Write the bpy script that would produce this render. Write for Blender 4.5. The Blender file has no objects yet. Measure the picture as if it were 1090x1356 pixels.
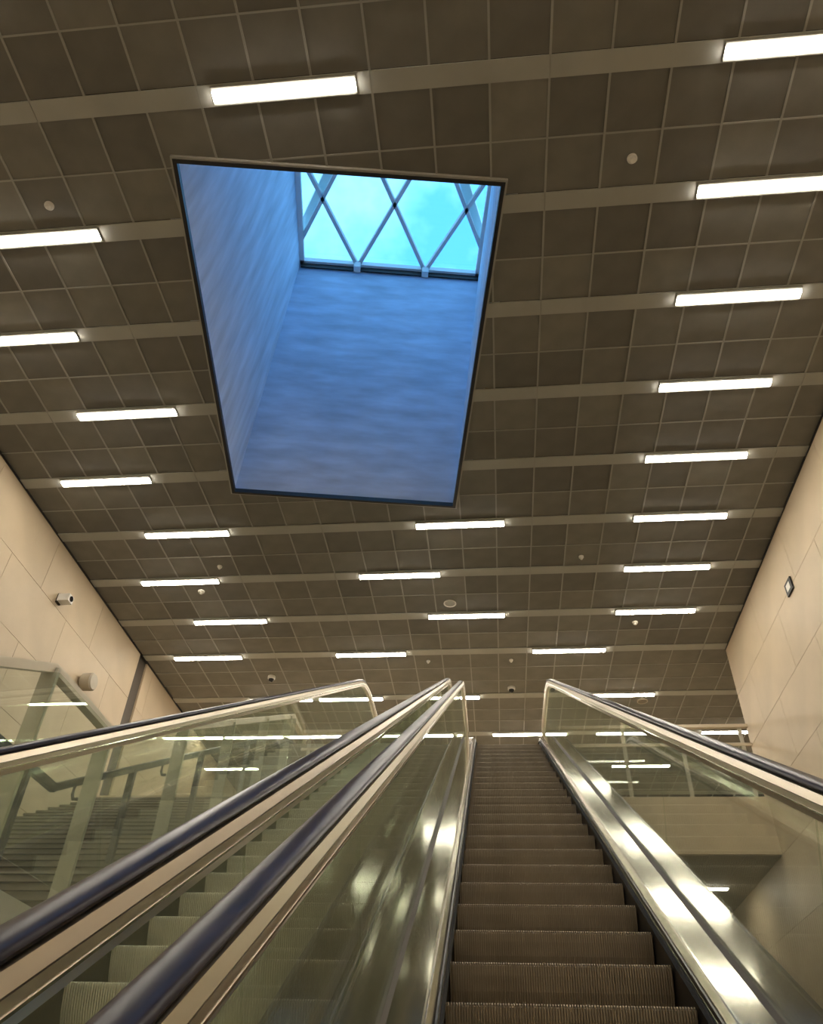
import bpy, math, random
from mathutils import Vector, Matrix
random.seed(7)
scn = bpy.context.scene
C = scn.collection
PI = math.pi

# ------------------------------------------------------------------ camera
# world: X right, Y into the hall, Z up; the eye stands at the origin on the escalator
F_PX, PITCH, ROLL, YAW = 1026.0, 0.70533, 0.04016, -0.11882
fw = Vector((math.sin(YAW)*math.cos(PITCH), math.cos(YAW)*math.cos(PITCH), math.sin(PITCH)))
rt0 = Vector((math.cos(YAW), -math.sin(YAW), 0)); up0 = rt0.cross(fw)
rt = rt0*math.cos(ROLL)+up0*math.sin(ROLL); up = -rt0*math.sin(ROLL)+up0*math.cos(ROLL)
cam_d = bpy.data.cameras.new('camera'); cam = bpy.data.objects.new('camera', cam_d); C.objects.link(cam)
M = Matrix((rt, up, -fw)).transposed().to_4x4(); cam.matrix_world = M
cam_d.sensor_fit = 'HORIZONTAL'; cam_d.sensor_width = 36.0; cam_d.lens = 36.0*F_PX/1090.0
cam_d.clip_start = 0.02; cam_d.clip_end = 500
scn.camera = cam

# ------------------------------------------------------------------ world and exposure
LAMP = 50.0
SKY = 2.8
scn.view_settings.view_transform = 'Standard'; scn.view_settings.look = 'None'
scn.view_settings.gamma = 1.0; scn.view_settings.use_curve_mapping = False
scn.view_settings.exposure = 0.0
try:
    scn.cycles.transparent_max_bounces = 32; scn.cycles.max_bounces = 10; scn.cycles.diffuse_bounces = 6
except Exception: pass
w = bpy.data.worlds.new('sky'); scn.world = w; w.use_nodes = True
nt = w.node_tree; nt.nodes.clear()
tc = nt.nodes.new('ShaderNodeTexCoord'); nz = nt.nodes.new('ShaderNodeTexNoise'); cr = nt.nodes.new('ShaderNodeValToRGB')
bg = nt.nodes.new('ShaderNodeBackground'); ow = nt.nodes.new('ShaderNodeOutputWorld')
nz.inputs['Scale'].default_value = 5.0; nz.inputs['Detail'].default_value = 5.0; nz.inputs['Roughness'].default_value = .55
cr.color_ramp.elements[0].position = .36; cr.color_ramp.elements[0].color = (.07, .34, .90, 1)
cr.color_ramp.elements[1].position = .58; cr.color_ramp.elements[1].color = (.25, .60, .98, 1)
nt.links.new(tc.outputs['Generated'], nz.inputs['Vector']); nt.links.new(nz.outputs['Fac'], cr.inputs['Fac'])
nt.links.new(cr.outputs['Color'], bg.inputs['Color']); bg.inputs['Strength'].default_value = SKY
nt.links.new(bg.outputs[0], ow.inputs[0])

# ------------------------------------------------------------------ materials
MATS = {}
def _new(name):
    m = bpy.data.materials.new(name); m.use_nodes = True; MATS[name] = m
    return m, m.node_tree, m.node_tree.nodes['Principled BSDF']
def mat(name, col, rough=.6, metal=0., var=0., vscale=3., stretch=(1, 1, 1), bump=0., bscale=60., objvar=0., spec=.5, aniso=0.):
    m, t, b = _new(name)
    b.inputs['Roughness'].default_value = rough; b.inputs['Metallic'].default_value = metal
    b.inputs['Specular IOR Level'].default_value = spec
    base = (*col, 1)
    b.inputs['Base Color'].default_value = base
    N, L = t.nodes, t.links
    co = N.new('ShaderNodeTexCoord'); mp = N.new('ShaderNodeMapping'); mp.inputs['Scale'].default_value = stretch
    L.new(co.outputs['Object'], mp.inputs['Vector'])
    src = None
    if var:
        n = N.new('ShaderNodeTexNoise'); n.inputs['Scale'].default_value = vscale; n.inputs['Detail'].default_value = 6
        L.new(mp.outputs[0], n.inputs['Vector'])
        r = N.new('ShaderNodeMapRange'); r.inputs['From Min'].default_value = .3; r.inputs['From Max'].default_value = .7
        r.inputs['To Min'].default_value = 1-var; r.inputs['To Max'].default_value = 1+var
        L.new(n.outputs['Fac'], r.inputs['Value']); src = r.outputs[0]
    if objvar:
        oi = N.new('ShaderNodeObjectInfo'); r2 = N.new('ShaderNodeMapRange')
        r2.inputs['To Min'].default_value = 1-objvar; r2.inputs['To Max'].default_value = 1+objvar
        L.new(oi.outputs['Random'], r2.inputs['Value'])
        if src:
            mu = N.new('ShaderNodeMath'); mu.operation = 'MULTIPLY'; L.new(src, mu.inputs[0]); L.new(r2.outputs[0], mu.inputs[1]); src = mu.outputs[0]
        else: src = r2.outputs[0]
    if src:
        v = N.new('ShaderNodeVectorMath'); v.operation = 'SCALE'; v.inputs[0].default_value = col
        L.new(src, v.inputs['Scale']); L.new(v.outputs[0], b.inputs['Base Color'])
    if bump:
        n2 = N.new('ShaderNodeTexNoise'); n2.inputs['Scale'].default_value = bscale; n2.inputs['Detail'].default_value = 3
        L.new(mp.outputs[0], n2.inputs['Vector'])
        bu = N.new('ShaderNodeBump'); bu.inputs['Strength'].default_value = bump; bu.inputs['Distance'].default_value = .01
        L.new(n2.outputs['Fac'], bu.inputs['Height']); L.new(bu.outputs[0], b.inputs['Normal'])
    return m
def emit(name, col, s):
    m, t, b = _new(name)
    b.inputs['Base Color'].default_value = (.8, .8, .8, 1)
    b.inputs['Emission Color'].default_value = (*col, 1); b.inputs['Emission Strength'].default_value = s
    return m
def glass(name, tint, ior=1.5, film=0.):
    m = bpy.data.materials.new(name); m.use_nodes = True; MATS[name] = m
    t = m.node_tree; t.nodes.clear(); N, L = t.nodes, t.links
    o = N.new('ShaderNodeOutputMaterial'); mx = N.new('ShaderNodeMixShader'); tr = N.new('ShaderNodeBsdfTransparent')
    gl = N.new('ShaderNodeBsdfGlossy'); gl.inputs['Roughness'].default_value = 0.0
    fr = N.new('ShaderNodeFresnel'); ge = N.new('ShaderNodeNewGeometry'); mr = N.new('ShaderNodeMapRange')
    mr.inputs['To Min'].default_value = ior; mr.inputs['To Max'].default_value = 1/ior     # same pane seen from inside
    L.new(ge.outputs['Backfacing'], mr.inputs['Value']); L.new(mr.outputs[0], fr.inputs['IOR'])
    tr.inputs['Color'].default_value = (*tint, 1); gl.inputs['Color'].default_value = (.95, 1, .93, 1)
    L.new(fr.outputs[0], mx.inputs[0]); L.new(tr.outputs[0], mx.inputs[1]); L.new(gl.outputs[0], mx.inputs[2])
    if film:                                              # dust and finger grease film, its pale haze also added to brighten the panes
        df = N.new('ShaderNodeBsdfDiffuse'); df.inputs['Color'].default_value = (.62, .66, .56, 1); m2 = N.new('ShaderNodeMixShader')
        tcn = N.new('ShaderNodeTexCoord'); nn = N.new('ShaderNodeTexNoise'); nn.inputs['Scale'].default_value = 2.5; nn.inputs['Detail'].default_value = 5
        rg = N.new('ShaderNodeMapRange'); rg.inputs['From Min'].default_value = .3; rg.inputs['From Max'].default_value = .7
        rg.inputs['To Min'].default_value = film*.6; rg.inputs['To Max'].default_value = film*1.4
        L.new(tcn.outputs['Object'], nn.inputs['Vector']); L.new(nn.outputs['Fac'], rg.inputs['Value']); L.new(rg.outputs[0], m2.inputs[0])
        L.new(mx.outputs[0], m2.inputs[1]); L.new(df.outputs[0], m2.inputs[2]); mx = m2
    L.new(mx.outputs[0], o.inputs[0])
    return m
mat('tile', (.20, .193, .170), .85, var=.10, vscale=2.5, bump=.25, bscale=180, objvar=.16, spec=.25)
mat('grid', (.34, .335, .30), .55)
mat('strip', (.38, .38, .345), .6, var=.06, vscale=2)
mat('deck_dark', (.02, .018, .015), .9)
mat('stone', (.54, .435, .30), .55, var=.07, vscale=1.3, objvar=.045, bump=.05, bscale=40)
mat('joint', (.49, .395, .272), .8)
mat('pilaster', (.085, .068, .052), .6)
mat('black', (.012, .012, .013), .5)
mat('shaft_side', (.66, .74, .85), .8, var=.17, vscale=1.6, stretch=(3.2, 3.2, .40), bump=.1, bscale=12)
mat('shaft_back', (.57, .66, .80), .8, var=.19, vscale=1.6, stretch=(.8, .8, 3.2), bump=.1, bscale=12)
mat('white_metal', (.78, .78, .76), .4)
mat('mullion', (.72, .72, .70), .5)
mat('steel', (.55, .51, .44), .10, 1.0)
mat('guide', (.74, .66, .54), .36, .9)
mat('steel_bright', (.82, .79, .72), .10, 1.0)
mat('steel_dull', (.46, .415, .34), .25, 1.0)
mat('seal', (.06, .05, .04), .6)
mat('rubber', (.026, .022, .030), .30, var=.35, vscale=30, stretch=(1, .35, .35), spec=.07)
mat('skirt', (.05, .045, .04), .35, .6)
mat('brush', (.012, .012, .012), .9)
mat('step', (.31, .26, .19), .5, .2, var=.12, vscale=8)
mat('step_green', (.68, .66, .55), .5, .2, var=.12, vscale=8)
mat('floor_stone', (.33, .29, .23), .5, var=.08, vscale=1)
mat('stair_stone', (.16, .14, .11), .7, var=.1, vscale=2)
mat('stair_edge', (.55, .54, .47), .5)
mat('fin', (.47, .44, .35), .45)
mat('cap', (.55, .48, .36), .4, .3)
mat('rail_dark', (.018, .020, .035), .35)
mat('plastic_white', (.75, .73, .68), .4)
mat('plastic_grey', (.42, .37, .28), .5)
mat('lens', (.01, .01, .012), .1)
mat('soffit', (.22, .19, .14), .7, var=.05, vscale=2, objvar=.05)
emit('lamp', (1.0, .92, .785), LAMP)
mat('lamp_body', (.5, .47, .40), .5)
glass('glass', (.955, .98, .945), film=.045)
glass('sky_glass', (.93, .985, .985))

# ------------------------------------------------------------------ helpers
class MB:
    def __init__(s): s.v = []; s.f = []
    def box(s, x0, x1, y0, y1, z0, z1):
        b = len(s.v)
        s.v += [(x, y, z) for z in (z0, z1) for y in (y0, y1) for x in (x0, x1)]
        s.f += [tuple(b+i for i in q) for q in ((0, 2, 3, 1), (4, 5, 7, 6), (0, 1, 5, 4), (2, 6, 7, 3), (0, 4, 6, 2), (1, 3, 7, 5))]
        return s
    def prism(s, pts, z0, z1):                    # convex polygon (x, y), counter-clockwise, between two heights
        b, n = len(s.v), len(pts)
        s.v += [(p[0], p[1], z0) for p in pts]+[(p[0], p[1], z1) for p in pts]
        s.f += [tuple(b+i for i in reversed(range(n))), tuple(b+n+i for i in range(n))]
        s.f += [(b+i, b+(i+1) % n, b+n+(i+1) % n, b+n+i) for i in range(n)]
        return s
    def prism_x(s, pts, x0, x1):                  # polygon (y, z) pushed along x
        b, n = len(s.v), len(pts)
        s.v += [(x0, p[0], p[1]) for p in pts]+[(x1, p[0], p[1]) for p in pts]
        s.f += [tuple(b+i for i in reversed(range(n))), tuple(b+n+i for i in range(n))]
        s.f += [(b+i, b+(i+1) % n, b+n+(i+1) % n, b+n+i) for i in range(n)]
        return s
    def sweep(s, path, sec, closed=True):         # path [(y,z,ny,nz)], section [(x, k)]
        b, n = len(s.v), len(sec)
        for (y, z, ny, nz_) in path:
            s.v += [(x, y+ny*k, z+nz_*k) for x, k in sec]
        for i in range(len(path)-1):
            for j in range(n if closed else n-1):
                a, c = b+i*n+j, b+i*n+(j+1) % n
                s.f.append((a, c, c+n, a+n))
        if closed:
            s.f.append(tuple(b+j for j in reversed(range(n)))); e = b+(len(path)-1)*n
            s.f.append(tuple(e+j for j in range(n)))
        return s
    def bar(s, p, q, wx, wz):                     # straight bar between two points, rectangular
        p, q = Vector(p), Vector(q); d = (q-p).normalized()
        a = d.cross(Vector((0, 0, 1)))
        a = Vector((1, 0, 0)) if a.length < 1e-4 else a.normalized()
        c = a.cross(d).normalized(); b = len(s.v)
        for o in (p, q):
            for i, j in ((-1, -1), (1, -1), (1, 1), (-1, 1)): s.v.append(tuple(o+a*(i*wx/2)+c*(j*wz/2)))
        s.f += [tuple(b+i for i in t) for t in ((3, 2, 1, 0), (4, 5, 6, 7), (0, 1, 5, 4), (1, 2, 6, 5), (2, 3, 7, 6), (3, 0, 4, 7))]
        return s
    def lathe(s, prof, o=(0, 0, 0), axis='z', n=20):   # profile [(r, h)]
        b = len(s.v)
        for r, h in prof:
            for k in range(n):
                a = 2*PI*k/n; x, y = r*math.cos(a), r*math.sin(a)
                p = (x, y, h) if axis == 'z' else ((h, x, y) if axis == 'x' else (x, h, y))
                s.v.append(tuple(p[i]+o[i] for i in range(3)))
        for i in range(len(prof)-1):
            for k in range(n):
                a, c = b+i*n+k, b+i*n+(k+1) % n; s.f.append((a, c, c+n, a+n))
        s.f.append(tuple(b+k for k in reversed(range(n)))); e = b+(len(prof)-1)*n; s.f.append(tuple(e+k for k in range(n)))
        return s
    def tube(s, pts, r, n=8):
        pts = [Vector(p) for p in pts]; b = len(s.v)
        for i, p in enumerate(pts):
            d = (pts[min(i+1, len(pts)-1)]-pts[max(i-1, 0)]).normalized()
            a = d.cross(Vector((0, 0, 1))); a = Vector((1, 0, 0)) if a.length < 1e-3 else a.normalized(); c = a.cross(d)
            for k in range(n): s.v.append(tuple(p+a*(r*math.cos(2*PI*k/n))+c*(r*math.sin(2*PI*k/n))))
        for i in range(len(pts)-1):
            for k in range(n):
                x, y = b+i*n+k, b+i*n+(k+1) % n; s.f.append((x, y, y+n, x+n))
        s.f.append(tuple(b+k for k in range(n))); e = b+(len(pts)-1)*n; s.f.append(tuple(e+k for k in reversed(range(n))))
        return s
    def mesh(s, name, m, smooth=False):
        me = bpy.data.meshes.new(name); me.from_pydata(s.v, [], s.f)
        import bmesh
        bm = bmesh.new(); bm.from_mesh(me); bmesh.ops.recalc_face_normals(bm, faces=bm.faces[:]); bm.to_mesh(me); bm.free()
        me.materials.append(MATS[m])
        if smooth:
            me.polygons.foreach_set('use_smooth', [True]*len(me.polygons))
            try: me.set_sharp_from_angle(angle=math.radians(40))
            except Exception: pass
        return me
    def obj(s, name, m, parent=None, smooth=False, loc=None):
        return link(name, s.mesh(name, m, smooth), parent, loc)
def link(name, me, parent=None, loc=None):
    o = bpy.data.objects.new(name, me); C.objects.link(o); o.parent = parent
    if loc: o.location = loc
    return o
def thing(name, label, cat, loc=(0, 0, 0), group=None):
    o = bpy.data.objects.new(name, None); C.objects.link(o); o.location = loc; o.empty_display_size = .1
    return tag(o, label, cat, group)
def tag(o, label, cat, group=None):
    o['label'] = label; o['category'] = cat
    if group: o['group'] = group
    return o
def struct(o, label=None, cat=None):
    o['kind'] = 'structure'
    if label: o['label'] = label
    if cat: o['category'] = cat
    return o
def loc_of(o, p): return (p[0]-o.location.x, p[1]-o.location.y, p[2]-o.location.z)

# convex polygon tools for the skylight cut-out
def clip(poly, a, b, keep_left=True):
    out = []
    def side(p):
        v = (b[0]-a[0])*(p[1]-a[1])-(b[1]-a[1])*(p[0]-a[0]); return v if keep_left else -v
    for i in range(len(poly)):
        p, q = poly[i], poly[(i+1) % len(poly)]; sp, sq = side(p), side(q)
        if sp >= -1e-9: out.append(p)
        if (sp > 1e-9 and sq < -1e-9) or (sp < -1e-9 and sq > 1e-9):
            t = sp/(sp-sq); out.append((p[0]+t*(q[0]-p[0]), p[1]+t*(q[1]-p[1])))
    return out
def area(p): return abs(sum(p[i][0]*p[(i+1) % len(p)][1]-p[(i+1) % len(p)][0]*p[i][1] for i in range(len(p))))/2 if len(p) > 2 else 0
def minus(poly, hole):                             # hole counter-clockwise convex
    pieces, rest = [], poly
    for i in range(len(hole)):
        a, b = hole[i], hole[(i+1) % len(hole)]
        o = clip(rest, a, b, False)
        if area(o) > 1e-5: pieces.append(o)
        rest = clip(rest, a, b, True)
        if area(rest) < 1e-6: break
    return pieces
def px(p):
    v = Vector(p); z = v.dot(fw)
    return (545+F_PX*v.dot(rt)/z, 678-F_PX*v.dot(up)/z, z) if z > .05 else None

# ------------------------------------------------------------------ dimensions
HC = 8.42                          # ceiling above the eye
XL, XR, YB, YE, XR2 = -7.52, 4.92, -8.0, 23.0, 9.5
YW = 14.52                         # the right wall stops here and the upper hall widens
ZF, ZU = -3.2, 5.32                # lower floor, upper floor
X0G, Y0S, PS = 0.84, 1.6659, 1.4155
SW = PS-1.2
rows = [Y0S+PS*r for r in range(-6, 10)]           # strip centre lines, r = -6..9
far = [rows[-1]+(1.8+SW)*k for k in range(1, 5)]
ROWY = {r: Y0S+PS*r for r in range(-6, 10)}
HOLE = [(-3.21, 3.71), (0.36, 4.25), (-0.46, 9.67), (-4.02, 9.10)]

# ------------------------------------------------------------------ room shell
struct(MB().box(XL-.3, XR2, YB-.3, YE+.3, ZF-.2, ZF).obj('floor', 'floor_stone'))
m = MB()
outline_a = [(XL-.3, YB-.3), (XR+.3, YB-.3), (XR+.3, YW), (XL-.3, YW)]
for p in minus(outline_a, HOLE): m.prism(p, HC+.03, HC+.13)
m.box(XL-.3, XR2+.3, YW, YE+.3, HC+.03, HC+.13)
ceiling = struct(m.obj('ceiling', 'deck_dark'))
ceiling['label'] = 'dark brown tiled ceiling crossed by grey metal strips'

def panel_wall(name, x, y0, y1, z0, z1, side, pw=2.0, ph=1.04, zmin=None):
    t = .25
    o = MB().box(x if side > 0 else x-t, x+t if side > 0 else x, y0, y1, z0, z1).obj(name, 'joint'); struct(o)
    cache = {}
    nz_ = int(math.ceil((z1-z0)/ph)); k = 0
    for i in range(nz_):
        za, zb = z1-(i+1)*ph, z1-i*ph
        za = max(za, z0)
        if zb-za < .05: continue
        yy = y1+ (pw*.5 if i % 2 else 0)
        while yy > y0+.02:
            a, b = max(yy-pw, y0), min(yy, y1)
            if b-a > .05:
                g = .0035
                key = (round(b-a, 3), round(zb-za, 3))
                if key not in cache:
                    hw, hh = (b-a)/2-g, (zb-za)/2-g
                    cache[key] = MB().box(-.012, .012, -hw, hw, -hh, hh).mesh('wall_panel', 'stone')
                link('wall_panel', cache[key], o, (x-side*.008, (a+b)/2, (za+zb)/2))
            yy -= pw
    return o
panel_wall('wall_right', XR, YB, YW, ZU-1.0, HC-.03, 1)
panel_wall('wall_right_lower', XR, YB, YE, ZF, ZU-1.0, 1)
panel_wall('wall_left', XL, YB, 14.2, ZF, HC-.03, -1)
panel_wall('wall_left_lower', XL, 14.62, YE, ZF, ZU, -1)
panel_wall('wall_left_upper', XL, 14.62, YE, ZU, HC-.03, -1)
struct(MB().box(XL-.25, XL-.02, 14.2, 14.62, ZF, HC-.01).obj('trim_1', 'pilaster'))['label'] = 'dark brown vertical band in the left stone wall'
struct(MB().box(XL-.25, XR, YB-.25, YB, ZF, HC).obj('wall_back', 'stone'))
struct(MB().box(XL-.25, XR2+.25, YE, YE+.25, ZF, HC).obj('wall_far', 'soffit'))
struct(MB().box(XR, XR2, YW-.25, YW-.001, ZU-1.0, HC).obj('wall_return', 'stone'))
struct(MB().box(XR2, XR2+.25, YW-.25, YE, ZF, HC).obj('wall_side', 'stone'))
struct(MB().box(XL-.004, XL+.03, YB, YE, HC-.035, HC+.03).obj('trim_2', 'black'))  # black strip painting in the shadow line between left wall and ceiling
struct(MB().box(XR-.03, XR+.01, YB, YW, HC-.035, HC+.03).obj('trim_3', 'black'))  # same painted shadow line along the right wall

# upper floor slab with fascia and panelled soffit
fu = MB().box(1.25, XR-.02, 14.4, YE, ZU-.99, ZU).box(XR-.02, XR2, YW, YE, ZU-.99, ZU)
fu.box(-2.45, 1.25, 14.4, YE, ZU-.99, ZU).box(-3.85, -2.45, 14.4, YE, ZU-.99, ZU).box(XL, -3.85, 14.22, YE, ZU-.99, ZU)
fu = struct(fu.obj('floor_upper', 'stone')); fu['label'] = 'upper floor slab with a pale stone edge'
sp = MB().box(-.295, .295, -.595, .595, -.01, .01).mesh('soffit_panel', 'soffit')
for i in range(6):
    for j in range(6): link('soffit_panel', sp, fu, (1.6+.6*i, 15.02+1.2*j, ZU-1.0))

# ------------------------------------------------------------------ ceiling pieces: tiles, grid bars, strips
LAMPS = []          # (x0, row y)
R_ = lambda x, r: LAMPS.append((x, ROWY[r]))
for r in range(1, 9): R_(2.52, r)
R_(.96, 9)
for x, r in ((-1.12, 6), (-2.30, 7), (-1.12, 8), (-3.21, 9), (-2.60, 1), (-5.90, 2), (-6.80, 3), (-5.90, 4), (-6.80, 5), (-5.90, 6), (-6.49, 7), (-5.90, 8), (-6.79, 9)): R_(x, r)
for r in range(-6, 1):  # unseen rows behind the camera, added for the light they give
    R_(2.52, r); R_(-5.90 if r % 2 == 0 else -6.80, r)
    R_((-1.1, -2.3, -1.7)[r % 3], r)
FARL = [(-5.62, far[0]), (-3.95, far[0]), (-1.70, far[0]), (2.24, far[0]), (6.9, far[0]),
        (-7.32, far[1]), (-5.25, far[1]), (-2.16, far[1]), (.08, far[1]), (2.9, far[1]), (5.15, far[1]),
        (-5.0, far[2]), (-1.0, far[2]), (3.2, far[2]), (6.5, far[2])]
LAMPS += FARL
LL = 1.485

def xr_at(y): return XR if y < YW else XR2
xs = [X0G+.6*i for i in range(-14, 15)]
tiles = []
bands = []           # (y0, y1) of each row of tiles
yy = rows[0]-SW/2
for y in (yy-.6, yy-1.2): bands.append((y, y+.6))
for y in rows[:-1]: bands += [(y+SW/2, y+SW/2+.6), (y+SW/2+.6, y+SW/2+1.2)]
for y in [rows[-1]]+far: bands += [(y+SW/2+.6*k, y+SW/2+.6*k+.6) for k in range(3) if y+SW/2+.6*k+.6 < YE+.1]
for y0, y1 in bands:
    for i in range(-15, 15):
        x0, x1 = X0G+.6*i, X0G+.6*(i+1)
        x0 = max(x0, XL+.01); x1 = min(x1, xr_at((y0+y1)/2)-.01)
        if x1-x0 < .03: continue
        poly = [(x0+.004, y0+.004), (x1-.004, y0+.004), (x1-.004, y1-.004), (x0+.004, y1-.004)]
        pc = minus(poly, HOLE)
        if not pc: continue
        q = [px((p[0], p[1], HC)) for p in poly]
        vis = 0
        if all(q):
            cx, cy = sum(a[0] for a in q)/4, sum(a[1] for a in q)/4
            if -30 < cx < 1120 and -40 < cy < 985 and area(pc[0]) > .01: vis = area([(a[0], a[1]) for a in q])
        full = len(pc) == 1 and len(pc[0]) == 4 and abs(area(pc[0])-.592**2) < 1e-3
        tiles.append((vis, full, poly, pc))
tiles.sort(key=lambda t: -t[0])
tm = MB().box(-.296, .296, -.296, .296, 0, .02).mesh('ceiling_tile', 'tile')
rest = MB(); cnt = 0
for vis, full, poly, pc in tiles:
    if vis > 0 and cnt < 298:
        cnt += 1
        dz = random.uniform(.004, .008)
        if full: link('ceiling_tile', tm, ceiling, ((poly[0][0]+poly[2][0])/2, (poly[0][1]+poly[2][1])/2, HC+dz))
        else:
            mm = MB()
            for p in pc: mm.prism(p, HC+dz, HC+dz+.02)
            mm.obj('ceiling_tile', 'tile', ceiling)
    else:
        for p in pc: rest.prism(p, HC+.006, HC+.026)
rest = rest.obj('ceiling_tile', 'tile', ceiling); rest['kind'] = 'stuff'
def bar_part(name, x0, x1, y0, y1, z0, z1, mt, parent):
    pcs = minus([(x0, y0), (x1, y0), (x1, y1), (x0, y1)], HOLE)
    if not pcs: return
    mm = MB()
    for p in pcs: mm.prism(p, z0, z1)
    return mm.obj(name, mt, parent)
for i in range(-13, 15):
    x = X0G+.6*i
    if x < XR-.02: bar_part('grid_bar', x-.0115, x+.0115, YB, YW, HC-.006, HC+.01, 'grid', ceiling)
    bar_part('grid_bar', x-.0115, x+.0115, YW, YE, HC-.006, HC+.01, 'grid', ceiling)
for y0, y1 in bands[1:]:
    if all(abs(y0-r-SW/2) > .02 for r in rows+far):
        bar_part('grid_bar', XL, xr_at(y0), y0-.009, y0+.009, HC-.004, HC+.01, 'grid', ceiling)
for y in rows+far:
    cuts = []
    edges = [XL+.01]
    for x in cuts: edges += [x, x+LL]
    edges.append(xr_at(y)-.01)
    for a, b in zip(edges[::2], edges[1::2]):
        js = [a]+[j for j in (X0G+1.8*k for k in range(-6, 6)) if a+.15 < j < b-.15]+[b]
        for p, q in zip(js[:-1], js[1:]):
            bar_part('metal_strip', p+.005, q-.005, y-SW/2, y+SW/2, HC-.014, HC+.004, 'strip', ceiling)

# ------------------------------------------------------------------ skylight shaft
LEAN = Vector((.575, -.765, 0)); ZT = 13.9
Hb = [Vector((p[0], p[1], HC+.02)) for p in HOLE]; Ht = [Vector((p[0], p[1], ZT))+LEAN for p in HOLE]
cen = sum(Hb, Vector())/4
def shaft(name, i, mt):
    j = (i+1) % 4; a, b, c, d = Hb[i], Hb[j], Ht[j], Ht[i]
    n = Vector((0, 0, 1)).cross(b-a).normalized()
    if n.dot(a-cen) < 0: n = -n
    mm = MB(); q = [a, b, c, d]
    ext = (b-a).normalized()*.2
    q = [a-ext, b+ext, c+ext, d-ext]
    mm.v = [tuple(p) for p in q]+[tuple(p+n*.2) for p in q]
    mm.f = [(0, 1, 2, 3), (7, 6, 5, 4), (0, 4, 5, 1), (1, 5, 6, 2), (2, 6, 7, 3), (3, 7, 4, 0)]
    return struct(mm.obj(name, mt))
shaft('wall_shaft_front', 0, 'shaft_back'); shaft('wall_shaft_right', 1, 'shaft_side')
shaft('wall_shaft_back', 2, 'shaft_back'); shaft('wall_shaft_left', 3, 'shaft_side')
# dark edge with a pale outer line round the opening
def grow(poly, d):
    c = sum((Vector((p[0], p[1], 0)) for p in poly), Vector())/4
    e1 = Vector((poly[1][0]-poly[0][0], poly[1][1]-poly[0][1], 0)).normalized(); e2 = Vector((-e1.y, e1.x, 0))
    out = []
    for p, (a, b) in zip(poly, ((-1, -1), (1, -1), (1, 1), (-1, 1))): v = Vector((p[0], p[1], 0))+e1*(a*d)+e2*(b*d); out.append((v.x, v.y))
    return out
k = 4
for d0, d1, mt, z0 in ((-.012, .034, 'black', HC-.05), (.034, .058, 'strip', HC-.04)):
    g0, g1 = grow(HOLE, d0), grow(HOLE, d1)
    for i in range(4):
        j = (i+1) % 4
        struct(MB().prism([g1[i], g1[j], g0[j], g0[i]], z0, HC+.03).obj('trim_%d' % k, mt)); k += 1
# glazed diagrid at the top of the shaft
ub = (Ht[2]-Ht[3]).normalized(); vb = Vector((ub.y, -ub.x, 0)); oA = Ht[3]; UW = (Ht[2]-Ht[3]).length; VD = (Ht[0]-Ht[3]).length
win = bpy.data.objects.new('window_1', None); C.objects.link(win); win.location = oA; struct(win, 'skylight of triangular panes with pale bars at the top of the shaft')
G = lambda u, v, z=0: ub*u+vb*v+Vector((0, 0, z))
SL = .67/1.36
fam = []
rectuv = [(0, 0), (UW, 0), (UW, VD), (0, VD)]
def seg_clip(p, q):
    t0, t1 = 0, 1
    for a in (0, 1):
        lo, hi = 0, (UW, VD)[a]; d = q[a]-p[a]
        if abs(d) < 1e-9: continue
        ta, tb = sorted(((lo-p[a])/d, (hi-p[a])/d)); t0, t1 = max(t0, ta), min(t1, tb)
    if t1-t0 < .02: return None
    f = lambda t: (p[0]+(q[0]-p[0])*t, p[1]+(q[1]-p[1])*t)
    return f(t0), f(t1)
for sgn in (-1, 1):
    for kk in range(-5, 8):
        u0 = 1.15+1.36*kk
        s = seg_clip((u0, 0), (u0+sgn*SL*VD, VD))
        if s: MB().bar(G(*s[0]), G(*s[1]), .07, .10).obj('glazing_bar', 'mullion', win)
for kk in range(-5, 9):
    for jj in range(-2, 6):
        u0, v0 = 1.15+1.36*kk+(.68 if jj % 2 else 0), 1.36*jj
        d = [(u0, v0), (u0+.68, v0+1.38), (u0, v0+2.76), (u0-.68, v0+1.38)]
        c = d
        for i in range(4): c = clip(c, rectuv[i], rectuv[(i+1) % 4], True)
        if area(c) > .02:
            mm = MB(); n = len(c)
            mm.v = [tuple(G(p[0], p[1], .05)) for p in c]+[tuple(G(p[0], p[1], .066)) for p in c]
            mm.f = [tuple(range(n)), tuple(reversed(range(n, 2*n)))]+[(i, (i+1) % n, n+(i+1) % n, n+i) for i in range(n)]
            mm.obj('pane', 'sky_glass', win)
for a, b in (((0, .03), (UW, .03)), ((0, VD-.03), (UW, VD-.03)), ((.03, 0), (.03, VD)), ((UW-.03, 0), (UW-.03, VD))):
    MB().bar(G(*a, -.02), G(*b, -.02), .10, .12).obj('edge_frame', 'white_metal', win)
MB().bar(G(.02, .012, -.14), G(UW-.02, .012, -.14), .03, .12).obj('shadow_gap', 'black', win)
for u in (1.15, 2.51): MB().bar(G(u, .0, -.14), G(u, .13, -.14), .13, .17).obj('bracket', 'white_metal', win)
# the thicker white struts standing just above the glass
for a, b in (((-.35, -.2), (.95, 2.6)), ((3.98, -.2), (2.75, 2.6)), ((1.6, 3.0), (2.9, 5.4)), ((1.4, 3.0), (.1, 5.4))):
    s = seg_clip(a, b)
    if s: MB().bar(G(*s[0], .25), G(*s[1], .25), .17, .16).obj('strut', 'white_metal', win)

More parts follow.
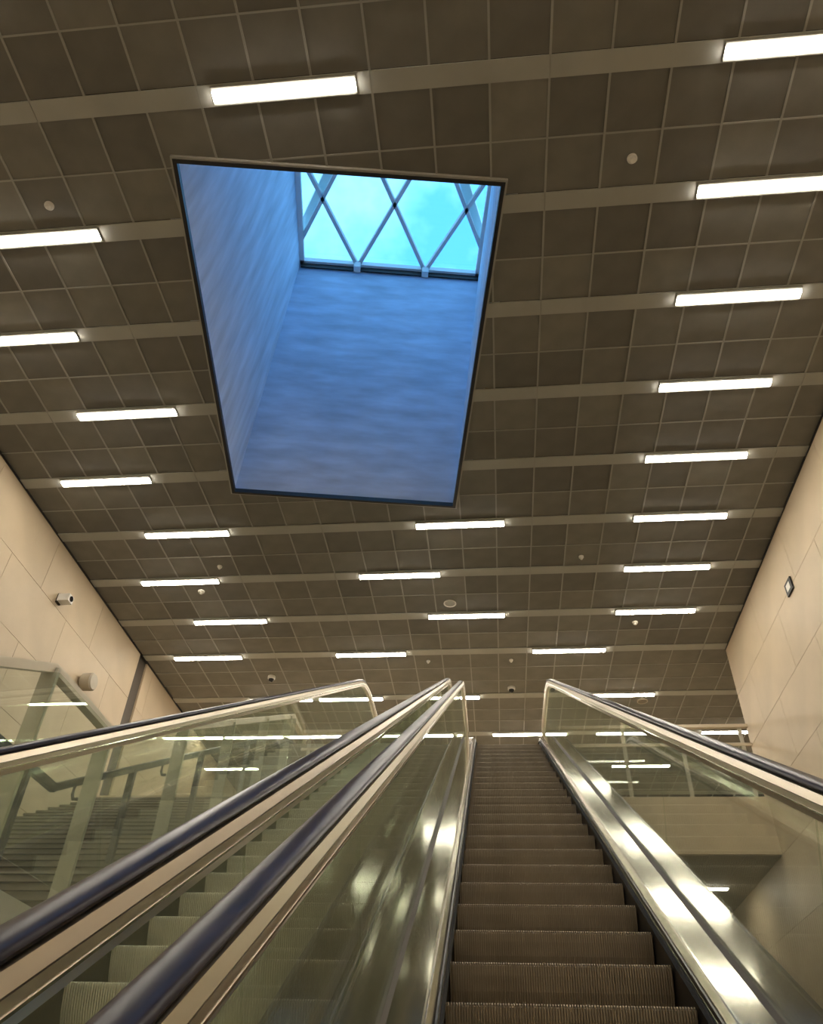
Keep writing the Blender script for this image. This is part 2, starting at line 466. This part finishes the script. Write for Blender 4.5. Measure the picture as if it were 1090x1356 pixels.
# ------------------------------------------------------------------ strip lamps
ZLM = HC-.016                      # the fixtures hang just under the metal strips
lm_d = MB().box(0, LL, -.052, .052, -.042, -.004).mesh('diffuser', 'lamp')
lm_h = MB().box(-.006, LL+.006, -SW/2+.02, -.053, -.028, 0).box(-.006, LL+.006, .053, SW/2-.02, -.028, 0).box(-.006, LL+.006, -.053, .053, -.003, 0).box(-.006, -.001, -.053, .053, -.028, -.003).box(LL+.001, LL+.006, -.053, .053, -.028, -.003).mesh('housing', 'strip')
def in_hole(x, y):
    return all((HOLE[(i+1) % 4][0]-HOLE[i][0])*(y-HOLE[i][1])-(HOLE[(i+1) % 4][1]-HOLE[i][1])*(x-HOLE[i][0]) > 0 for i in range(4))
ORD = ('first', 'second', 'third', 'fourth', 'fifth', 'sixth', 'seventh', 'eighth', 'ninth')
ONE = {(-1.12, 6): 'strip light just past the far right corner of the skylight opening',
       (-2.30, 7): 'mid-ceiling strip light over the twin handrails, one metal strip before the round ring speaker',
       (-1.12, 8): 'mid-ceiling strip light directly beside the round ring speaker',
       (-3.21, 9): 'strip light over the top of the escalator next to the staircase',
       (.96, 9): 'strip light over the top of the bare escalator, level with the right wall end',
       (-2.60, 1): 'single strip light before the near edge of the skylight opening'}
def lamp_label(x, y):
    r = round((y-Y0S)/PS)
    for (ax, ar), l in ONE.items():
        if y < 14.6 and abs(ax-x) < .01 and ar == r: return l, None
    if abs(y-far[0]) < .01:
        return {-5.62: 'strip light past the dome camera above the staircase top', -3.95: 'strip light above the upper floor, between staircase and left escalator',
                -1.70: 'strip light above the upper floor, beyond the paired middle handrails', 2.24: 'strip light above the upper floor, beside the dull round ceiling speaker',
                6.9: 'strip light above the upper floor, behind the end of the right wall'}[x], 'strip lights above the upper floor edge'
    if y > 14.6: return 'strip light deep over the upper floor, far beyond the escalator tops', 'strip lights deep over the upper floor'
    if r < 1: return 'unseen strip light added over the lower hall, before the skylight opening', 'unseen strip lights over the lower hall'
    if x > 2: return 'strip light along the right wall, %s counting from the far end of that wall' % ORD[8-r], 'strip lights along the right wall'
    return 'strip light near the left wall, %s counting from the dark wall band' % ORD[9-r], 'strip lights along the left wall'
for x, y in LAMPS:
    lab, g = lamp_label(x, y)
    t = thing('strip_light', lab, 'light', (x, y, ZLM), g)
    link('diffuser', lm_d, t); link('housing', lm_h, t)
sl = thing('soffit_light', 'small white strip light under the upper floor slab', 'light', (3.2, 16.4, ZU-1.01))
MB().box(0, 1.2, -.06, .06, -.03, 0).obj('diffuser', 'lamp', sl); MB().box(-.03, 1.23, -.09, .09, -.012, .0).obj('housing', 'lamp_body', sl)

# ------------------------------------------------------------------ escalators
E30 = PI/6
HN = 1.38                                       # eye above the nosing line, square to the slope
PITCH_S = .4235
class Path:
    """nosing line of an escalator: flat, curve, 30 degree incline, curve, flat"""
    def __init__(s, dy, yb=-5.6, yt=13.6, R=1.5):
        s.dy = dy; t30 = math.tan(E30); c = HN/math.cos(E30)
        s.y_at = lambda z: (z+c)/t30+dy
        y1, y2 = s.y_at(ZF), s.y_at(ZU); T = R*math.tan(E30/2); s.segs = []
        P = []
        def put(y, z, a): P.append((y, z, a))
        put(yb, ZF, 0)
        cb = (y1-T, ZF+R); ct = (y2+T, ZU-R)
        for k in range(9):
            a = E30*k/8; put(cb[0]+R*math.sin(a), cb[1]-R*math.cos(a), a)
        n = 16
        a0 = (P[-1][0], P[-1][1]); b0 = (ct[0]-R*math.sin(E30), ct[1]+R*math.cos(E30))
        for k in range(1, n): put(a0[0]+(b0[0]-a0[0])*k/n, a0[1]+(b0[1]-a0[1])*k/n, E30)
        for k in range(9):
            a = E30*(1-k/8); put(ct[0]-R*math.sin(a), ct[1]+R*math.cos(a), a)
        put(yt, ZU, 0)
        s.P = P; s.L = [0]
        for i in range(1, len(P)): s.L.append(s.L[-1]+math.hypot(P[i][0]-P[i-1][0], P[i][1]-P[i-1][1]))
        # arc position of incline parameter t = 0 (foot of the perpendicular from the eye)
        ya = P[9][0]; za = P[9][1]
        t9 = (ya-dy)*math.cos(E30)+za*math.sin(E30)
        s.u0 = s.L[9]-t9
    def at(s, u):
        u = min(max(u, 0), s.L[-1])
        for i in range(len(s.P)-1):
            if u <= s.L[i+1]+1e-9:
                f = (u-s.L[i])/(s.L[i+1]-s.L[i]); p, q = s.P[i], s.P[i+1]
                a = p[2]+(q[2]-p[2])*f
                return (p[0]+(q[0]-p[0])*f, p[1]+(q[1]-p[1])*f, -math.sin(a), math.cos(a))
    def part(s, ua, ub):
        us = [ua]+[l for l in s.L if ua+.01 < l < ub-.01]+[ub]
        return [s.at(u) for u in us]
    def len(s): return s.L[-1]

def step_mesh(name, mt, wdt=.992, n=90):
    prof = [(.40, -.004), (.25, 0), (.004, 0), (0, -.006), (.010, -.05), (.030, -.11), (.062, -.17), (.085, -.20)]
    low = [(.40, -.012), (.25, -.010), (.013, -.010), (.009, -.012), (.019, -.05), (.039, -.11), (.071, -.17), (.094, -.20)]
    mm = MB(); p = wdt/n; cols = []
    for i in range(n):
        x = -wdt/2+i*p
        cols += [(x, 0), (x+p*.5, 0), (x+p*.5+.0006, 1), (x+p-.0006, 1)]
    m_ = len(prof)
    for x, lo in cols:
        for y, z in (low if lo else prof): mm.v.append((x, y, z))
    for c in range(len(cols)-1):
        for r in range(m_-1):
            a = c*m_+r; mm.f.append((a, a+1, a+m_+1, a+m_))
    return mm.mesh(name, mt)

def escalator(xc, dy, rail_k, t_phase, joints, outer, label, stepmat, lowlab):
    """xc centre of steps; outer = (left outer deck width, right outer deck width)"""
    P = Path(dy); HW = .5; GO = .205
    ya = P.at(P.u0+t_phase)
    root = thing('escalator', label, 'escalator', (xc, P.y_at(ZF), ZF))
    ox, oy, oz = root.location
    def place(o): o.location = (-ox, -oy, -oz); return o
    # steps
    sm = step_mesh('step', stepmat)
    k0 = -int((P.u0+t_phase-.5)/PITCH_S); k = k0
    while True:
        u = P.u0+t_phase+k*PITCH_S
        if u > P.len()-1.1: break
        if u > 1.2:
            y, z, _, _ = P.at(u)
            link('step', sm, root, (xc-ox, y-oy, z-oz))
        k += 1
    # floor plates at both ends
    place(MB().box(xc-.5, xc+.5, P.P[0][0]-.4, P.P[0][0]+1.25, ZF, ZF+.012).obj('landing_plate', 'steel_dull', root))
    place(MB().box(xc-.5, xc+.5, 12.95+dy, 14.4, ZU-.05, ZU+.004).obj('landing_plate', 'steel_dull', root))
    pth = P.part(.2, P.len())
    place(MB().sweep(pth, [(xc-HW-GO-outer[0]+.014, -.95), (xc+HW+GO+outer[1]-.014, -.95), (xc+HW+GO+outer[1]-.014, -.90), (xc-HW-GO-outer[0]+.014, -.90)]).obj('underside', 'steel_dull', root))
    for sd in (-1, 1):
        X = lambda a: xc+sd*(HW+a)
        od = outer[0] if sd < 0 else outer[1]
        # skirt panel, brush strip, deck plates, seal
        place(MB().sweep(pth, [(X(.003), -.35), (X(.012), -.35), (X(.012), .085), (X(.003), .085)]).obj('skirt', 'skirt', root))
        place(MB().sweep(pth, [(X(-.012), .030), (X(.004), .026), (X(.004), .048), (X(-.004), .046)]).obj('skirt_brush', 'brush', root))
        place(MB().sweep(pth, [(X(.002), .060), (X(.030), .060), (X(.050), .094), (X(.050), .104), (X(.040), .104), (X(.012), .072)]).obj('skirt_edge', 'steel_dull', root))
        place(MB().sweep(pth, [(X(.046), .096), (X(.054), .096), (X(.054), .110), (X(.046), .110)]).obj('edge_bead', 'steel_bright', root))
        u = .2; n = 0
        cuts = [P.u0+t_phase-1.9+3.2*i for i in range(-3, 8)]
        cuts = [.2]+[c for c in cuts if .6 < c < P.len()-.6]+[P.len()]
        for a, b in zip(cuts[:-1], cuts[1:]):
            pp = P.part(a+.002, b-.002)
            place(MB().sweep(pp, [(X(.054), .075), (X(GO-.024), .085), (X(GO-.024), .103), (X(.054), .106)]).obj('inner_deck', 'steel', root))
            place(MB().sweep(pp, [(X(GO+.024), .085), (X(GO+od), .07), (X(GO+od), .098), (X(GO+.024), .103)]).obj('outer_deck', 'steel', root))
        place(MB().sweep(pth, [(X(GO-.024), .02), (X(GO+.024), .02), (X(GO+.024), .104), (X(GO+.007), .118), (X(GO-.007), .118), (X(GO-.024), .104)]).obj('glass_seal', 'seal', root))
        # outer cladding
        place(MB().sweep(pth, [(X(GO+od-.012), -.95), (X(GO+od), -.95), (X(GO+od), .07), (X(GO+od-.012), .07)]).obj('side_cladding', 'steel_dull', root))
        # rail centre line with newel turns
        ub = P.len()-.35; rp = []
        for (y, z, ny, nz_) in P.part(.9, ub): rp.append((y+ny*rail_k, z+nz_*rail_k, ny, nz_))
        r = (rail_k-.26)/2
        y, z, _, _ = rp[-1]
        for i in range(1, 15):
            a = PI*i/14*.98; rp.append((y+r*math.sin(a), z-r+r*math.cos(a), math.sin(a), math.cos(a)))
        y, z, _, _ = rp[0]; st = []
        for i in range(14, 0, -1):
            a = PI*i/14*.98; st.append((y-r*math.sin(a), z-r+r*math.cos(a), -math.sin(a), math.cos(a)))
        rp = st+rp
        g = X(GO)
        rub = [(g+.036*math.copysign(abs(math.cos(a))**.85, math.cos(a)), .002+.0145*math.copysign(abs(math.sin(a))**.9, math.sin(a))) for a in [2*PI*i/16 for i in range(16)]]
        hr = place(MB().sweep(rp, rub).obj('handrail', 'rubber', root, True)); hr['label'] = 'black rubber handrail'
        def gd(w0, w1, ka, kb, mt, nm): place(MB().sweep(rp, [(g-w0, ka), (g+w0, ka), (g+w1, kb), (g-w1, kb)]).obj(nm, mt, root))
        gd(.042, .034, -.038, -.012, 'guide', 'rail_guide')
        gd(.036, .036, -.042, -.037, 'seal', 'rail_groove')
        gd(.040, .042, -.063, -.041, 'guide', 'rail_guide')
        gd(.042, .042, -.067, -.062, 'steel_bright', 'guide_lip')
        gd(.024, .036, -.095, -.066, 'guide', 'glass_holder')
        # glass panes, joints square to the slope
        kg0, kg1 = .112, rail_k-.088
        js = joints[0] if sd < 0 else joints[1]
        cu = [1.0]+[c for c in (P.u0+js+2.2*i for i in range(-6, 10)) if 1.5 < c < P.len()-1.2]+[ub]
        for a, b in zip(cu[:-1], cu[1:]):
            place(MB().sweep(P.part(a+.0035, b-.0035), [(g-.005, kg0), (g+.005, kg0), (g+.005, kg1), (g-.005, kg1)]).obj('glass_pane', 'glass', root))
        for end in (0, 1):
            u = ub if end else 1.0
            yv, zv, _, _ = P.at(u); sg = 1 if end else -1; rr = r-.078; zc = zv+rail_k-r
            pts = [(yv+sg*.004, zv+kg1), (yv+sg*.004, zv+kg0), (yv+sg*.2, zv+kg0)]
            pts += [(yv+sg*rr*math.sin(a), zc-rr*math.cos(a)) for a in [PI*(.12+.88*i/14) for i in range(14)]]
            place(MB().prism_x(pts, g-.005, g+.005).obj('glass_pane', 'glass', root))
    return root
escalator(.275, 0.0, .975, 3.45, (2.585, 4.80), (.105, .18), 'escalator with bare brown ridged steps, beside the void along the right stone wall', 'step', None)
escalator(-1.346, -.094, .975, 3.965, (4.2, 2.15), (.22, .105), 'escalator next to the staircase, its steps seen through the glass', 'step_green', None)

# ------------------------------------------------------------------ staircase on the left
SX0, SX1 = XL+.03, -3.90
NR, RISE, GO_ = 23, (ZU-1.6)/23, 7.1/22.0
YS = 7.1; ZL = 1.6
def nose(y): return ZL+RISE+(y-YS)*RISE/GO_
stair = thing('staircase', 'dark stone staircase with a half landing rising along the left wall', 'staircase', (-5.7, 3, ZF))
ox, oy, oz = stair.location
def st(o): o.location = (-ox, -oy, -oz); return o
stm = MB().prism_x([(0, 0), (GO_+.02, 0), (GO_+.02, -RISE-.1), (.03, -RISE), (.03, -.035), (0, -.03)], SX0, SX1).mesh('step', 'stair_stone')
for k in range(NR-1): link('step', stm, stair, (-ox, YS+k*GO_-oy, ZL+(k+1)*RISE-oz))
st(MB().prism_x([(YS+.1, ZL-.25), (14.22, ZU-.45), (14.22, ZU-.25), (YS+.1, ZL-.02)], SX0, SX1).obj('stringer', 'stair_stone', stair))
st(MB().box(SX0, SX1, 5.75, YS+.1, ZL-.22, ZL).obj('landing', 'stair_edge', stair))
LN = 28; R2 = (ZL-ZF)/LN; stm2 = MB().prism_x([(0, 0), (GO_+.02, 0), (GO_+.02, -R2-.1), (.03, -R2), (.03, -.03), (0, -.03)], SX0, SX1).mesh('step', 'stair_edge')
for k in range(1, LN): link('step', stm2, stair, (-ox, 5.75-k*GO_-oy, ZL-k*R2-oz))
st(MB().prism_x([(5.75-LN*GO_, ZF), (5.75-LN*GO_+.5, ZF), (5.78, ZL-.35), (5.78, ZL-.2)], SX0, SX1).obj('stringer', 'stair_edge', stair))

# glass guard along the open side of the staircase
GX, GH = -3.81, 1.66
sl1 = .47; ygl0 = 2.6
capz = lambda y: (3.29-(5.75-y)*sl1) if y < 5.75 else (3.29 if y < 7.1 else 3.29+(y-7.1)*.512)
guard = thing('glass_guard', 'tall glass guard with pale flat posts between the staircase and the escalator', 'railing', (GX, 5.75, ZL))
ox, oy, oz = guard.location
def gp(o): o.location = (-ox, -oy, -oz); return o
nodes = [ygl0, 4.2, 5.75, 7.0, 8.83, 10.45, 12.06, 13.5]
for y in nodes: gp(MB().box(GX-.075, GX+.075, y-.02, y+.02, capz(y)-GH-.25, capz(y)-.02).obj('post', 'fin', guard))
pts = [2.6, 5.75, 7.1, 13.75]
for a, b in zip(pts[:-1], pts[1:]):
    za, zb = capz(a), capz(b)
    gp(MB().prism_x([(a, za-.06), (b, zb-.06), (b, zb+.03), (a, za+.03)], GX-.045, GX+.045).obj('cap_rail', 'cap', guard))
gp(MB().box(GX-.045, GX+.045, 13.75, 14.6, capz(13.75)-.06, capz(13.75)+.03).obj('cap_rail', 'cap', guard))
cut = sorted(set(nodes+[7.1, 13.75]))
for a, b in zip(cut[:-1], cut[1:]):
    a2, b2 = a+.004, b-.004
    if b2-a2 < .15: continue
    gp(MB().prism_x([(a2, capz(a)-GH+.1), (b2, capz(b)-GH+.1), (b2, capz(b)-.062), (a2, capz(a)-.062)], GX+.078, GX+.090).obj('glass_pane', 'glass', guard))

# dark stair handrail on posts
hx = -4.25
hl = thing('stair_handrail', 'dark blue metal handrail on posts standing on the staircase', 'handrail', (hx, 7, ZL))
ox, oy, oz = hl.location
def hp(o): o.location = (-ox, -oy, -oz); return o
hz = lambda y: 2.74 if y < 7.12 else 2.74+(y-7.12)*.527
q = [(5.75, 2.74), (7.12, 2.74), (14.2, hz(14.2)), (14.7, hz(14.2))]
q = [(3.4, 2.74-2.35*.47)]+q
for a, b in zip(q[:-1], q[1:]): hp(MB().prism_x([(a[0]-.01, a[1]-.04), (b[0]+.01, b[1]-.04), (b[0]+.01, b[1]+.04), (a[0]-.01, a[1]+.04)], hx-.03, hx+.03).obj('rail', 'rail_dark', hl))
for y in (6.6, 8.68, 10.69, 12.7):
    zb = ZL if y < YS else ZL+(int((y-YS)/GO_)+1)*RISE
    hp(MB().box(hx-.035, hx+.035, y-.03, y+.03, zb, hz(y)).obj('post', 'rail_dark', hl))
for y in (7.5, 9.45, 11.5):
    z = hz(y)-.04
    hp(MB().tube([(hx, y, z), (hx, y, z-.08), (hx+.02, y, z-.13), (hx+.07, y, z-.13)], .018).obj('bracket', 'rail_dark', hl))

# ------------------------------------------------------------------ upper floor guards
def floor_guard(label, x0, x1, y, posts):
    g = thing('floor_guard', label, 'railing', ((x0+x1)/2, y, ZU)); ox, oy, oz = g.location
    def pl(o): o.location = (-ox, -oy, -oz); return o
    pl(MB().box(x0, x1, y-.04, y+.04, ZU+1.34, ZU+1.40).obj('top_rail', 'cap', g))
    pl(MB().box(x0, x1, y-.02, y+.02, ZU+.98, ZU+1.03).obj('mid_rail', 'cap', g))
    for x in posts: pl(MB().box(x-.035, x+.035, y-.012, y+.012, ZU, ZU+1.35).obj('post', 'fin', g))
    e = [x0]+list(posts)+[x1]
    for a, b in zip(e[:-1], e[1:]):
        if b-a > .2: pl(MB().box(a+.04, b-.04, y-.036, y-.026, ZU+.06, ZU+.97).obj('glass_pane', 'glass', g))
    return g
floor_guard('steel and glass guard on the upper floor edge between escalator and right wall', 1.3, XR-.02, 14.46, (1.36, 2.54, 3.62, 4.74))
floor_guard('short glass guard on the upper floor edge between staircase and escalator', -3.75, -2.45, 14.5, (-3.6, -2.6))

# ------------------------------------------------------------------ small ceiling and wall fittings
def detector(x, y, label, r=.055, group=None):
    t = thing('smoke_detector', label, 'detector', (x, y, HC), group)
    MB().lathe([(r, .004), (r, -.018), (r*.9, -.026)]).obj('base', 'plastic_white', t, True)
    MB().lathe([(r*.62, -.024), (r*.62, -.045), (r*.45, -.058), (r*.1, -.062)]).obj('sensor_head', 'plastic_white', t, True)
detector(1.76, 4.08, 'small round smoke detector on a tile between the skylight and the right lights')
detector(-4.87, 4.11, 'small round smoke detector just before a strip light near the left wall')
detector(1.73, 11.21, 'small round detector alone on a dark tile beyond the skylight, right of mid-ceiling', .045)
detector(2.94, 13.42, 'small round detector just past the last strip light along the right wall')
detector(-4.86, 11.16, 'small round detector between two left strip lights, beside their inner ends', .045)
detector(-5.45, 11.94, 'round detector just past a left strip light, before the next one', .065)
detector(-1.27, 14.78, 'tiny round detector over the upper floor edge above the twin escalator handrails', .04)
detector(.51, 14.81, 'tiny round detector over the upper floor edge above the bare steps', .04)
t = thing('ceiling_speaker', 'round pale ring speaker in the ceiling beside a mid-ceiling strip light', 'speaker', (-.68, 12.58, HC))
MB().lathe([(.12, .006), (.125, -.012), (.105, -.016), (.098, -.004)], n=28).obj('ring', 'plastic_white', t, True)
MB().lathe([(.098, .006), (.098, -.006), (.05, -.009)], n=28).obj('grille', 'strip', t, True)
t = thing('ceiling_speaker', 'round dull speaker in the ceiling just beyond a strip light over the upper floor', 'speaker', (3.52, 16.8, HC))
MB().lathe([(.12, .006), (.125, -.02), (.105, -.024), (.098, -.01)], n=28).obj('ring', 'plastic_grey', t, True)
MB().lathe([(.098, .006), (.098, -.014), (.05, -.018)], n=28).obj('grille', 'soffit', t, True)
def dome(x, y, label):
    t = thing('dome_camera', label, 'camera', (x, y, HC))
    MB().lathe([(.085, .006), (.085, -.05), (.07, -.065)], n=24).obj('base', 'plastic_white', t, True)
    MB().lathe([(.062, -.06), (.058, -.09), (.04, -.115), (.01, -.125)], n=20).obj('dome', 'lens', t, True)
dome(.52, 16.04, 'small white dome camera on the ceiling straight above the bare escalator top')
dome(-4.86, 15.35, 'small white dome camera on the ceiling above the staircase top')
t = thing('wall_camera', 'small white box camera on a bracket high on the left wall', 'camera', (XL, 10.76, 7.5))
MB().box(-.01, .06, -.06, .06, -.09, .09).obj('bracket', 'lens', t)
bd = MB().box(.05, .26, -.08, .08, -.07, .07).obj('body', 'plastic_white', t)
MB().lathe([(.05, .0), (.05, .015)], (.26, 0, 0), 'x').obj('lens', 'lens', bd)
t = thing('wall_speaker', 'beige drum speaker on the left wall above the stair guard', 'speaker', (XL, 12.29, 6.70))
MB().lathe([(.07, -.01), (.07, .06)], axis='x').obj('mount', 'plastic_grey', t, True)
MB().lathe([(.13, .06), (.16, .09), (.165, .26), (.14, .29), (.05, .30)], axis='x', n=24).obj('drum', 'plastic_grey', t, True)
t = thing('wall_sign', 'small square black-framed white panel high on the right stone wall', 'sign', (XR-.02, 10.78, 7.36))
MB().box(-.03, .012, -.14, .14, -.11, .11).obj('frame', 'black', t)
MB().box(-.036, -.029, -.075, .075, -.06, .06).obj('panel', 'plastic_white', t)
